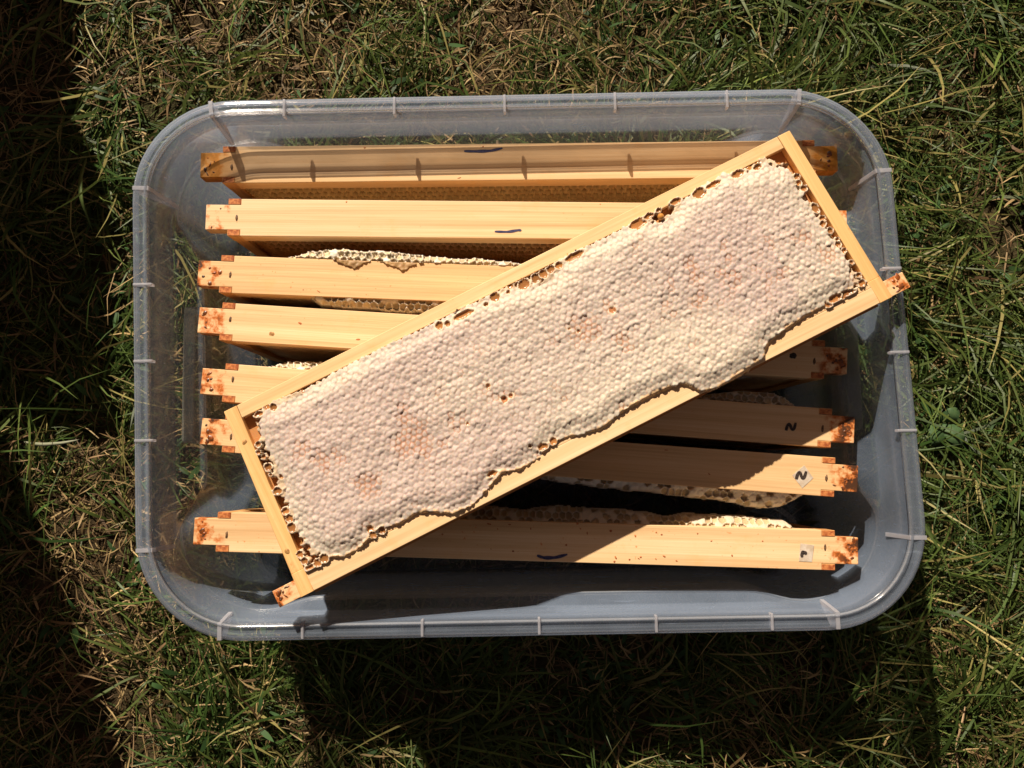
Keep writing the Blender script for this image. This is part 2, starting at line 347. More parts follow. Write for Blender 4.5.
# a few long stray blades and broad leaves that can be told apart
def stray(name, pts, width, colr, label, cat, group=None):
    """one long blade through given points, a shallow V in section"""
    P = np.array(pts, float); n = 18; t = np.linspace(0, 1, n)
    seg = np.linspace(0, 1, len(P)); C = np.stack([np.interp(t, seg, P[:, i]) for i in range(3)], 1)
    for _ in range(3): C[1:-1] = (C[:-2] + 2 * C[1:-1] + C[2:]) / 4
    T = np.gradient(C, axis=0); s = np.cross(T, [0, 0, 1.0]); s /= np.linalg.norm(s, axis=1, keepdims=True)
    wd = width * np.minimum(1, 0.4 + 2.2 * t) * (1 - t ** 3) ** 0.8 + 0.0001
    V = np.concatenate([C + s * wd[:, None] / 2 + [0, 0, 0.0006], C, C - s * wd[:, None] / 2 + [0, 0, 0.0006], C - [0, 0, 0.0004]])
    F = []
    for i in range(n - 1):
        for a, b_ in ((0, 1), (1, 2), (2, 3), (3, 0)): F.append((a * n + i, b_ * n + i, b_ * n + i + 1, a * n + i + 1))
    cc = np.tile(np.array([*colr, 1.0]), (len(V), 1))
    tag(np_mesh(name, V, np.array(F), M_stray, colors=cc), label, cat, group)
M_stray = grass_material('stray_blades', 0.2, 0.5)
stray('grass_blade', [(-0.438, -0.047, .030), (-0.420, -0.050, .036), (-0.400, -0.049, .038), (-0.386, -0.046, .036)], 0.0032, (0.26, 0.27, 0.18), 'long pale grass blade lying flat in the dark shade left of the tub', 'grass blade')
stray('grass_blade', [(-0.395, 0.215, .020), (-0.388, 0.185, .045), (-0.384, 0.165, .050), (-0.382, 0.140, .030)], 0.0040, (0.12, 0.17, 0.05), 'broad green grass blade hanging beside the upper left corner of the tub', 'grass blade')
stray('dry_stalk', [(0.380, -0.215, .022), (0.415, -0.240, .026), (0.445, -0.262, .024), (0.475, -0.275, .020)], 0.0022, (0.55, 0.46, 0.20), 'straight yellow straw stalk on the grass beyond the lower right corner of the tub', 'straw stalk')
stray('dry_stalk', [(0.378, -0.29, .020), (0.372, -0.305, .024), (0.368, -0.325, .018), (0.374, -0.36, .012)], 0.0022, (0.55, 0.38, 0.22), 'bent tan straw stalk pointing down the photo beyond the lower right corner of the tub', 'straw stalk')

# ---------------------------------------------------------------- the tub
HW, HL, SK = 0.2735, 0.1921, -0.032          # rim half sizes and the lean of the flexed plastic
def outline(a, b, r, inset_x=0.0, inset_y=0.0, arc=14, na=46, nb=34):
    """rounded rectangle, the middle of each side pressed in with an S-curve"""
    pts = []
    def side(p0, p1, n, nrm, ins, kind):
        for i in range(n):
            t = i / n; x = p0[0] + (p1[0] - p0[0]) * t; y = p0[1] + (p1[1] - p0[1]) * t
            k = 1 - sstep(0.158, 0.198, abs(x)) if kind == 'x' else 1 - sstep(0.080, 0.122, abs(y))
            pts.append((x + nrm[0] * ins * k, y + nrm[1] * ins * k))
    def corner(cx, cy, a0):
        for i in range(arc):
            t = R(a0 + 90 * i / arc); pts.append((cx + r * math.cos(t), cy + r * math.sin(t)))
    side((a, -b + r), (a, b - r), nb, (-1, 0), inset_y, 'y'); corner(a - r, b - r, 0)
    side((a - r, b), (-a + r, b), na, (0, -1), inset_x, 'x'); corner(-a + r, b - r, 90)
    side((-a, b - r), (-a, -b + r), nb, (1, 0), inset_y, 'y'); corner(-a + r, -b + r, 180)
    side((-a + r, -b), (a - r, -b), na, (0, 1), inset_x, 'x'); corner(a - r, -b + r, 270)
    return [(x + SK * y, y) for x, y in pts]
def loft(name, stations, m, parent, cap=False, thick=0.0015, smooth=True):
    rings = [(outline(*s[:3], *(s[4:6] if len(s) > 4 else (0, 0))), s[3]) for s in stations]
    n = len(rings[0][0]); V = [(x, y, z) for o, z in rings for x, y in o]; F = []
    for k in range(len(rings) - 1):
        for i in range(n):
            j = (i + 1) % n; F.append((k * n + i, (k + 1) * n + i, (k + 1) * n + j, k * n + j))
    if cap:
        base = (len(rings) - 1) * n; V.append((0, 0, rings[-1][1])); c = len(V) - 1
        for i in range(n): F.append((base + i, c, base + (i + 1) % n))
    o = mesh_obj(name, V, F, m, parent, smooth)
    md = o.modifiers.new('thickness', 'SOLIDIFY'); md.thickness = thick; md.offset = 0
    return o
tub = tag(empty('storage_tub', (0, 0, 0.019)), 'clear rectangular plastic storage tub with rounded corners on the grass, holding the honey frames', 'storage tub')
Z = lambda d: RIM - d - 0.019
loft('wall', [(HW - .0105, HL - .0100, .0620, Z(.0030)), (HW - .0120, HL - .0112, .0605, Z(.018)), (HW - .0130, HL - .0122, .0600, Z(.040)),
              (HW - .0136, HL - .0126, .0600, Z(.0430), .0006, .0010), (HW - .0138, HL - .0128, .0600, Z(.0450), .0072, .0175), (HW - .0140, HL - .0130, .0600, Z(.0475), .0082, .0190),
              (HW - .0180, HL - .0140, .0590, Z(.100), .0082, .0185), (HW - .0225, HL - .0150, .0580, Z(.152), .0080, .0160), (HW - .0240, HL - .0165, .0560, Z(.161), .0070, .0145),
              (HW - .0290, HL - .0215, .0500, Z(.1665), .0050, .0120)], M_tub, tub)
loft('base', [(HW - .0290, HL - .0215, .0500, Z(.16655), .0050, .0120), (HW - .0360, HL - .0300, .0450, Z(.1678), .0030, .008), (HW - .060, HL - .055, .030, Z(.1678)), (HW - .064, HL - .059, .026, Z(.1668)), (.10, .06, .01, Z(.1668))], M_tub, tub, cap=True)
loft('rim', [(HW - .0006, HL - .0006, .0725, Z(.0078)), (HW, HL, .0730, Z(.0048)), (HW - .0002, HL - .0002, .0728, Z(.0020)), (HW - .0012, HL - .0012, .0720, Z(.0004)), (HW - .0026, HL - .0026, .0706, Z(-.0002)),
             (HW - .0060, HL - .0058, .0670, Z(.0010)), (HW - .0082, HL - .0078, .0645, Z(.0012)), (HW - .0090, HL - .0086, .0635, Z(-.0006)), (HW - .0099, HL - .0094, .0626, Z(-.0006)), (HW - .0105, HL - .0100, .0620, Z(.0026))], M_lip, tub)
def bead(name, a, b, r_, z, ix, iy, rad, m):
    O = outline(a, b, r_, ix, iy); n = len(O); V = []; F = []; k = 6
    for i in range(n):
        p, q = Vector(O[i - 1]), Vector(O[(i + 1) % n]); t = (q - p).normalized(); nx, ny = t.y, -t.x
        for j in range(k):
            c_, s_ = rad * math.cos(j * math.pi * 2 / k), rad * math.sin(j * math.pi * 2 / k)
            V.append((O[i][0] + nx * c_, O[i][1] + ny * c_, z + s_))
    for i in range(n):
        for j in range(k): F.append((i * k + j, ((i + 1) % n) * k + j, ((i + 1) % n) * k + (j + 1) % k, i * k + (j + 1) % k))
    return mesh_obj(name, V, F, m, tub, True)
bead('rim_bead_highlight', HW - .0100, HL - .0095, .0626, Z(.0004), 0, 0, .0008, M_bead)  # pale tube along the lip's inner bead, its highlight line put into the colour
bead('ledge_highlight', HW - .0140, HL - .0130, .0600, Z(.0478), .0086, .0194, .0006, M_bead)  # pale tube standing in for the bright highlight on the ledge's edge
def plate(name, p0, p1, top, depths, th, m, parent):
    """thin upright rib from p0 (outer) to p1 (inner); depths = drop at the outer and inner end"""
    d = Vector((p1[0] - p0[0], p1[1] - p0[1])).normalized(); nx, ny = -d.y * th / 2, d.x * th / 2
    v = []
    for (x, y), dp in ((p0, depths[0]), (p1, depths[1])):
        for s in (1, -1):
            v.append((x + s * nx, y + s * ny, top)); v.append((x + s * nx, y + s * ny, top - dp))
    f = [(0, 1, 3, 2), (4, 6, 7, 5), (0, 4, 5, 1), (2, 3, 7, 6), (0, 2, 6, 4), (1, 5, 7, 3)]
    return bev(mesh_obj(name, v, f, m, parent), 0.0003, 1)
for x in (-.168, -.088, -.008, .072, .153):
    plate('rib', (x, HL - .0006), (x, HL - .0138), Z(-.0020), (.0046, .0058), .0018, M_rib, tub)
for x in (-.153, -.071, .009, .089, .168):
    plate('rib', (x, -HL + .0006), (x, -HL + .0120), Z(-.0020), (.0046, .0058), .0018, M_rib, tub)
for y in (.057, .002, -.054):
    plate('rib', (-HW + SK * y + .0006, y), (-HW + SK * y + .0140, y), Z(-.0020), (.0046, .0058), .0018, M_rib, tub)
for y in (.058, -.002, -.057):
    plate('rib', (HW + SK * y - .0006, y), (HW + SK * y - .0140, y), Z(-.0020), (.0046, .0058), .0018, M_rib, tub)
# long three-cornered fins where the corners begin
def fin(x, y, dx, dy, long=0.045, wide=0.0115):
    th = .0028; n = (-dy * th / 2, dx * th / 2)
    a = (x, y); b_ = (x + dx * wide, y + dy * wide); c = (x + dx * (wide + .004), y + dy * (wide + .004))
    prof = [(a, Z(-.0010)), (b_, Z(-.0010)), (c, Z(long)), ((x + dx * (wide + .0025), y + dy * (wide + .0025)), Z(long)), (a, Z(.010))]
    v = [(p[0] + s * n[0], p[1] + s * n[1], z) for s in (1, -1) for p, z in prof]; k = len(prof)
    f = [tuple(range(k)), tuple(range(2 * k - 1, k - 1, -1))] + [(i, k + i, k + (i + 1) % k, (i + 1) % k) for i in range(k)]
    mesh_obj('corner_fin', v, f, M_rib, tub)
fin(-.222, HL - .0006, .10, -.995); fin(.206, HL - .0006, -.10, -.995)
fin(-.210, -HL + .0006, 0, 1, .022); fin(.213, -HL + .0006, 0, 1, .030)
fin(-HW + SK * .128 + .0006, .128, 1, -.05); fin(-HW - SK * .130 + .0006, -.130, 1, .02, .030)
fin(HW + SK * .130 - .0006, .130, -1, -.05, .040); fin(HW - SK * .131 - .0006, -.131, -1, .02, .030)
# handle recesses pressed into both ends: a hollow tray below the ledge
for s in (-1, 1):
    x0, x1 = s * .2585, s * .2450
    v, f = prism([(x0, -.0545), (x1, -.0545), (x1, .0505), (x0, .0505)] if s < 0 else [(x0, .0505), (x1, .0505), (x1, -.0545), (x0, -.0545)], Z(.078), Z(.0490))
    f = f[:1] + f[2:] + f[1:2]
    o = mesh_obj('handle_recess', v, f, M_recess, tub); bev(o, .003, 3)
# round moulded rings in the corners of the base
for cx, cy in ((-.206, -.146), (.206, -.146), (-.206, .146), (.206, .146)):
    V = []; F = []; n, k = 48, 8; rr = .0035
    for i in range(n):
        a = 2 * math.pi * i / n
        for j in range(k):
            b_ = 2 * math.pi * j / k; q = .0315 + rr * math.cos(b_) * .7; V.append((cx + SK * cy + q * math.cos(a), cy + q * math.sin(a), Z(.1660) + .0020 + .0022 * math.sin(b_)))
    for i in range(n):
        for j in range(k): F.append((i * k + j, ((i + 1) % n) * k + j, ((i + 1) % n) * k + (j + 1) % k, i * k + (j + 1) % k))
    mesh_obj('base_ring', V, F, M_bead, tub, True)

# ---------------------------------------------------------------- honeycomb surfaces
def hex_cells(U, W, pitch, seed, jit=0.10):
    """nearest and second nearest cell centre of a jittered hexagon lattice, with the cell's centre and random number"""
    rh = pitch * 0.8660; r0 = np.round(W / rh).astype(int); best = np.full(U.shape, 1e9); sec = best.copy()
    CX = np.zeros(U.shape); CY = CX.copy(); RN = CX.copy()
    for dr in (-1, 0, 1):
        r = r0 + dr; ofs = (r % 2) * 0.5
        c0 = np.round(U / pitch - ofs).astype(int)
        for dc in (-1, 0, 1):
            c = c0 + dc
            hx = ((c * 73856093) ^ (r * 19349663) ^ (seed * 83492791)) & 0x7fffffff
            hx = ((hx ^ (hx >> 15)) * 2246822519) & 0x7fffffff
            ja = ((hx >> 3) & 1023) / 511.5 - 1; jb = ((hx >> 13) & 1023) / 511.5 - 1; rn = ((hx ^ (hx >> 9)) & 4095) / 4095
            x = (c + ofs) * pitch + ja * jit * pitch; y = r * rh + jb * jit * pitch
            d = np.hypot(U - x, W - y)
            m1 = d < best; m2 = (~m1) & (d < sec)
            sec = np.where(m1, best, np.where(m2, d, sec))
            CX = np.where(m1, x, CX); CY = np.where(m1, y, CY); RN = np.where(m1, rn, RN); best = np.where(m1, d, best)
    return best, sec, CX, CY, RN
def sdf(X, Y, poly):
    """distance to the polygon's edge, positive inside"""
    P = np.array(poly); Q = np.roll(P, -1, 0); d = np.full(X.shape, 1e9); ins = np.zeros(X.shape, bool)
    for (ax, ay), (bx_, by_) in zip(P, Q):
        ex, ey = bx_ - ax, by_ - ay; t = np.clip(((X - ax) * ex + (Y - ay) * ey) / (ex * ex + ey * ey + 1e-12), 0, 1)
        d = np.minimum(d, np.hypot(X - ax - t * ex, Y - ay - t * ey))
        c = ((ay > Y) != (by_ > Y)) & (X < (bx_ - ax) * (Y - ay) / (by_ - ay + 1e-12) + ax); ins ^= c
    return np.where(ins, d, -d)
def grid_faces(nu, nv, flip):
    i = np.arange(nu * nv).reshape(nv, nu); a = [i[:-1, :-1], i[:-1, 1:], i[1:, 1:], i[1:, :-1]]
    if flip: a = a[::-1]
    return np.stack(a, -1).reshape(-1, 4)
CAP = np.array([0.495, 0.405, 0.365]); CAPW = np.array([0.57, 0.505, 0.415]); GAP = np.array([0.42, 0.275, 0.21]); RUST = np.array([0.40, 0.17, 0.075])
HONEY = np.array([0.34, 0.150, 0.050]); WALLC = np.array([0.62, 0.47, 0.32]); VOIDC = np.array([0.44, 0.20, 0.065])
mm = lambda L: [(a / 1000, b_ / 1000) for a, b_ in L]
COMB = mm([(-201.0,114.9),(-192.4,120.5),(-178.0,119.2),(-166.8,119.0),(-156.6,121.4),(-142.7,122.1),(-97.2,122.1),(-67.3,120.9),(-55.4,121.9),(-28.5,121.5),(2.9,118.5),(8,114.5),(15,113.0),(22,114.0),(27,117.0),(33.8,121.6),(64.8,122.6),(95.9,121.7),(104,114.5),(110,113),(118,115.5),(127.9,124.0),(143.2,124.4),(161.8,125.9),(170,121),(180,119.5),(188.4,119.7),(198,112),(202.5,106.3),(203.2,99.0),(203.9,78.8),(206.3,61.7),(207.5,45.3),(208.1,29.3),(206.3,18.0),(200.7,14.0),(188.8,13.8),(160.9,12.4),(140.1,9.8),(130.8,6.8),(124.7,-0.1),(106.9,-2.2),(86.6,-3.8),(76.9,-0.4),(72.1,5.0),(67.4,10.5),(52.7,11.8),(37.5,11.9),(21.7,10.8),(4.6,7.3),(-15.6,12.2),(-28,14.5),(-39.8,9.3),(-55.7,7.6),(-68,11.5),(-74.3,8.0),(-83.3,5.1),(-96.8,0.7),(-108.1,0.5),(-122.2,9.8),(-131.8,13.1),(-143.6,11.7),(-157.9,14.5),(-173.0,9.5),(-186.0,8.7),(-196.4,13.2),(-204.3,22.4),(-206.0,31.1),(-205.3,41.6),(-204.2,59.6),(-201.5,73.2),(-201.6,87.8),(-203.3,99.9)])
RUSTS = mm([(-152.7,70.1),(-156.0,47.7),(-148.4,40.2),(-110.6,63.9),(-107.5,54.8),(-43.2,54.9),(-51.0,66.5),(-83.4,57.8),(49.0,75.2),(22.0,73.4),(-78.9,51.7),(-122.5,54.9),(108.0,72.7),(105.9,54.2),(29.3,69.7),(42.8,51.3)])
H = 0.135                                    # depth of a frame, bottom to top
OPEN_CELLS = [(-186.1,119.2,2.7,2.7),(-197.0,119.5,3.0,1.6),(-207.8,101.2,1.9,1.9),(-209.8,96.3,1.6,1.6),(-208.1,92.1,1.8,1.8),(-208.4,84.3,2.7,2.7),(-209.1,79.1,1.1,1.1),(-209.6,67.3,3.0,3.0),(-210.6,52.5,2.6,2.6),(-210.2,47.2,2.7,2.7),(-211.4,41.1,2.7,3.5),(-163.1,16.5,2.4,2.4),(-163.2,12.1,2.6,2.6),(-156.5,12.1,2.6,2.6),(-214.1,22.3,2.4,2.4),(-213.1,17.1,2.6,2.6),(-211.8,11.8,3.0,1.8),(-206.2,12.1,2.7,2.7),(-200.9,12.8,3.0,3.0),(-74.0,12.7,3.7,2.1),(-35.6,13.2,3.9,2.4),(-27.7,13.6,2.7,2.7),(-43.0,17.6,1.2,1.2),(-44.4,53.9,2.4,2.4),(-39.1,53.7,1.6,1.6),(-50.6,65.2,1.2,1.2),(-73.6,49.9,1.3,1.3),(-61.2,118.7,2.9,2.9),(-55.6,117.2,2.1,2.1),(-43.3,118.0,7.8,2.4),(-26.4,117.2,1.7,1.7),(-18.7,119.2,3.4,3.4),(-9.0,118.2,1.4,1.4),(3.3,118.2,4.3,3.8),(12.7,118.4,3.4,3.4),(18.5,118.4,3.1,3.1),(24.4,119.3,2.9,2.9),(30.5,119.2,2.6,2.6),(42.5,120.0,7.8,2.4),(48.6,74.8,2.4,2.4),(21.4,72.1,1.4,1.4),(16.4,76.5,1.0,1.0),(-44.2,53.3,2.4,2.4),(-39.3,53.7,1.9,1.9),(-49.9,66.7,1.6,1.6),(92.2,120.4,6.7,3.5),(101.4,121.9,3.8,1.9),(109.6,122.4,2.4,1.6),(123.1,122.6,4.3,2.2),(140.5,120.7,5.7,3.5),(151.6,121.4,6.1,1.9),(170.4,120.5,5.4,2.7),(184.8,118.7,3.4,2.0),(203.8,99.6,1.6,1.6),(204.9,100.2,2.3,2.3),(203.9,95.7,1.9,1.9),(205.3,90.7,2.3,2.3),(205.6,75.2,2.3,3.9),(206.7,66.2,2.3,2.3),(204.8,62.9,2.3,2.3),(207.0,56.4,1.9,2.3),(208.3,48.7,1.6,1.6),(207.3,45.5,2.1,2.1),(208.8,39.6,1.9,1.9),(209.6,30.5,1.6,1.6),(209.3,20.5,1.9,1.9),(208.7,14.4,2.7,2.7),(182.2,12.3,2.7,2.7),(195.4,12.9,7.4,2.3),(188.5,13.7,4.9,2.6)]
def laid_comb(parent, m):
    """the capped face of the frame that lies on top"""
    res = 0.00068; u = np.arange(-.2160, .2161, res); v = np.arange(-.0048, .1296, res); U, W = np.meshgrid(u, v)
    wu = U + 0.0011 * vnoise(U, W, 31, 45) + 0.0005 * vnoise(U, W, 33, 180); ww = W + 0.0011 * vnoise(U, W, 32, 45) + 0.0005 * vnoise(U, W, 34, 180)
    d1, d2, CX, CY, RN = hex_cells(wu, ww, 0.0041, 5, 0.18); edge = d2 - d1
    s = sdf(U, W, COMB); sc_ = sdf(CX, CY, COMB)
    face = 0.0142
    capped = 0.8 * sc_ + 0.2 * s + 0.0010 * (RN - 0.5) > 0.0002
    lim = 0.2145 - 0.0095 * (1 - CY / 0.132) * 0 - 0.0095 * (CY / 0.132)
    inside = (CY > 0.0165) & (CY < 0.1215) & (np.abs(CX) < lim - 0.0035)
    e1, e2, EX, EY, EN = hex_cells(U + 0.0008 * vnoise(U, W, 35, 120), W + 0.0008 * vnoise(U, W, 36, 120), 0.0058, 17, 0.20)
    near = (~capped) & inside & (0.5 * sdf(EX, EY, COMB) + 0.5 * s > -0.0050 + 0.004 * vnoise(EX, EY, 37, 60))
    hole = near & (EN < 0.62)
    overhang_rim = (~capped) & (~inside) & (sc_ > -0.0022)
    roll = 0.0030 * (1 - sstep(0, 0.013, s)) 
    und = 0.0011 * vnoise(U, W, 41, 22) + 0.0006 * vnoise(U, W, 42, 60) + 0.0018 * np.exp(-(((U - .10) / .05) ** 2 + ((W - .01) / .025) ** 2))
    top = face + 0.0044 + und - roll
    rust = vnoise(CX, CY, 51, 28) * 0.5 + vnoise(CX, CY, 52, 110) * 0.7 + (RN - 0.5) * 0.8 + 0.35 * np.exp(-((CY - .062 + CX * .05) / .022) ** 2)
    for rx, ry in RUSTS: rust = rust + 0.85 * np.exp(-((CX - rx) ** 2 + (CY - ry) ** 2) / 0.00006)
    rmask = sstep(0.50, 1.05, rust)
    low = (RN * 7919) % 1.0
    dome = 0.00044 * (1 - np.clip(d1 / 0.0025, 0, 1) ** 2) * (0.40 + 0.75 * ((RN * 37) % 1)) * (0.8 + 0.5 * vnoise(U, W, 44, 25)) + 0.00040 * (low - 0.5) - 0.0006 * rmask
    slx = 0.22 * (((RN * 113) % 1) - 0.5) * (U - CX) + 0.22 * (((RN * 271) % 1) - 0.5) * (W - CY)
    hcap = top + dome + slx - 0.00026 * (1 - sstep(0.0, 0.0011, edge + 0.0003 * vnoise(U, W, 61, 900)))
    hcap += 0.00028 * vnoise(U, W, 62, 620) + 0.00025 * vnoise(U, W, 63, 300)
    hr = 0.0016 + 0.0010 * ((EN * 91) % 1)
    wall = np.where(EN < 0.62, sstep(hr - 0.0003, hr + 0.0003, e1), 1.0)
    hopen_top = face + 0.0014 - 0.12 * np.clip(-s, 0, 0.02) + 0.0003 * vnoise(U, W, 66, 500)
    hopen = hopen_top + 0.0006 * np.exp(-((e1 - hr - .0004) / .0005) ** 2) - 0.0022 * (1 - wall)
    hvoid = np.full(U.shape, 0.0070)
    skirt = (~capped) & (~near) & (0.6 * s + 0.4 * sc_ > -0.0019) & (W < 0.022)
    hsk = face - 0.0003 + 0.0032 * (1 - np.clip(-s / 0.0022, 0, 1)) + 0.0008 * vnoise(U, W, 64, 420) - 0.0008 * (1 - sstep(0, .0010, edge))
    h = np.where(capped, hcap, np.where(skirt, hsk, np.where(near, hopen, np.where(overhang_rim, face - 0.004, hvoid))))
    warm = sstep(-0.3, 1.0, vnoise(U, W, 71, 14) + 0.8 * sstep(0.02, 0.0, s) + 0.7 * (U > .165) + 0.8 * np.exp(-(((U - .09) / .05) ** 2 + ((W - .012) / .03) ** 2)))
    cap = CAP[None, None] * (1 - warm[..., None]) + CAPW[None, None] * warm[..., None]
    cap = cap * (0.90 + 0.18 * RN[..., None])
    g = (1 - sstep(0.0, 0.0015, edge))[..., None] * (0.25 + 0.55 * ((RN * 57) % 1))[..., None]
    cap = cap * (1 - g) + GAP * g
    rm = (rmask * (0.12 + 0.88 * (1 - sstep(0.0001, 0.0018, edge))))[..., None] * 0.80
    cap = cap * (1 - rm) + RUST * rm
    hn = HONEY * (0.75 + 0.5 * low[..., None])
    opn = hn * (1 - wall[..., None]) + WALLC * (0.85 + 0.15 * vnoise(U, W, 67, 300)[..., None]) * wall[..., None]
    rgb = np.where(capped[..., None], cap, np.where(skirt[..., None], np.array([0.58, 0.39, 0.22]) * (0.9 + 0.25 * vnoise(U, W, 65, 200)[..., None]), np.where(near[..., None], opn, np.where(overhang_rim[..., None], WALLC * 0.75, VOIDC))))
    rough = np.where(near & (wall < 0.5), 0.12, 0.62)
    # uncapped cells: flat pools of honey with a raised wax ring
    for k, (cu, cv, ru, rv) in enumerate(OPEN_CELLS):
        cu, cv = cu / 1000 + (.0018 if cu < -200 else .0008 if cu > 200 else 0), cv / 1000; sel = (np.abs(U - cu) < .012) & (np.abs(W - cv) < .008)
        ru, rv = ru / 1000 * .95, rv / 1000 * .95
        q = np.hypot((U[sel] - cu) / ru, (W[sel] - cv) / rv) * (1 + 0.16 * vnoise(U[sel], W[sel], 80 + k, 420) + .08 * vnoise(U[sel], W[sel], 280 + k, 900))
        deep = not (25 < cv * 1000 < 105 and abs(cu) < .195)
        hh = h[sel]; cc = rgb[sel]; rr_ = rough[sel]
        i_ = q < 1.0; o_ = (q >= 1.0) & ((q - 1) * min(ru, rv) < 0.0007)
        hh[i_] = (face + 0.0004 + 0.0009 * q[i_] ** 4) if deep else (hh[i_] - .0009 * (1 - q[i_] ** 3)); hh[o_] = np.maximum(hh[o_], face + 0.0019)
        tone = 0.75 + 0.5 * ((k * 0.618) % 1)
        cc[i_] = HONEY * tone if deep else RUST; cc[o_] = np.array([0.66, 0.54, 0.40]); rr_[i_] = 0.22
        h[sel] = hh; rgb[sel] = cc; rough[sel] = rr_
    # soften the cliff between capped and lower ground so the side of the comb shows as waxy wall
    V = np.stack([U, h, H - (W + 0.003)], -1).reshape(-1, 3)
    C = np.concatenate([rgb, rough[..., None]], -1).reshape(-1, 4)
    return np_mesh('honeycomb', V, grid_faces(len(u), len(v), False), m, parent, True, C)
def side_comb(parent, m, sgn, seed, res=0.0012, openness=0.4, bulge=0.0, name='honeycomb'):
    """a face of comb inside a standing frame; sgn picks the side; returns the object"""
    u = np.arange(-.2140, .2141, res); z = np.arange(0.0095, H - 0.0150, res); U, W = np.meshgrid(u, z)
    d1, d2, CX, CY, RN = hex_cells(U + 0.001 * vnoise(U, W, seed, 40), W, 0.0058 if seed < 112 else 0.0053, seed, 0.08); edge = d2 - d1
    lim = 0.2060 + 0.0085 * (U * 0 + W / H); ed = np.minimum(lim - np.abs(U), np.minimum(W - 0.008, H - 0.0155 - W))
    topd = H - 0.0155 - CY
    opn = (vnoise(CX, CY, seed + 5, 16) * 0.5 + 0.5 < openness) | (topd < 0.010 + 0.006 * vnoise(CX, CY, seed + 8, 20))
    base = (0.0128 if seed < 112 else 0.0108) + (0.0006 if seed < 112 else 0.0025) * sstep(0, 0.02, ed) + bulge * sstep(0.0, 0.03, ed) + 0.0012 * vnoise(U, W, seed + 2, 14)
    if seed < 112:                              # shallow comb that swells outwards below the bar
        base = 0.0125 + 0.0062 * np.clip((H - 0.0155 - W) / 0.016, 0, 1) ** 0.9 * sstep(0, 0.02, lim - np.abs(U)) + 0.0006 * vnoise(U, W, seed + 2, 14)
    wall = 1 - sstep(0.0006, 0.0016, edge)
    h = np.where(opn, base - 0.0030 * (1 - wall), base + 0.0006 - 0.0008 * (1 - sstep(0, 0.0014, edge)) + 0.0005 * (RN - 0.5))
    hn = np.array([0.44, 0.20, 0.055]) * (0.7 + 0.6 * RN[..., None])
    wc = np.array([0.86, 0.62, 0.34])
    if seed < 112:
        hn = hn * 0.60; wc = np.array([1.0, 0.74, 0.42]); wall = np.maximum(wall, 1 - sstep(0.0009, 0.0016, edge))
    cap = np.array([0.74, 0.55, 0.34]) * (0.85 + 0.25 * RN[..., None])
    rgb = np.where(opn[..., None], hn * (1 - wall[..., None]) + wc * wall[..., None], cap)
    rough = np.where(opn & (wall < 0.5), 0.25, 0.6)
    V = np.stack([U, sgn * h, W], -1).reshape(-1, 3); C = np.concatenate([rgb, rough[..., None]], -1).reshape(-1, 4)
    return np_mesh(name, V, grid_faces(len(u), len(z), sgn > 0), m, parent, True, C)
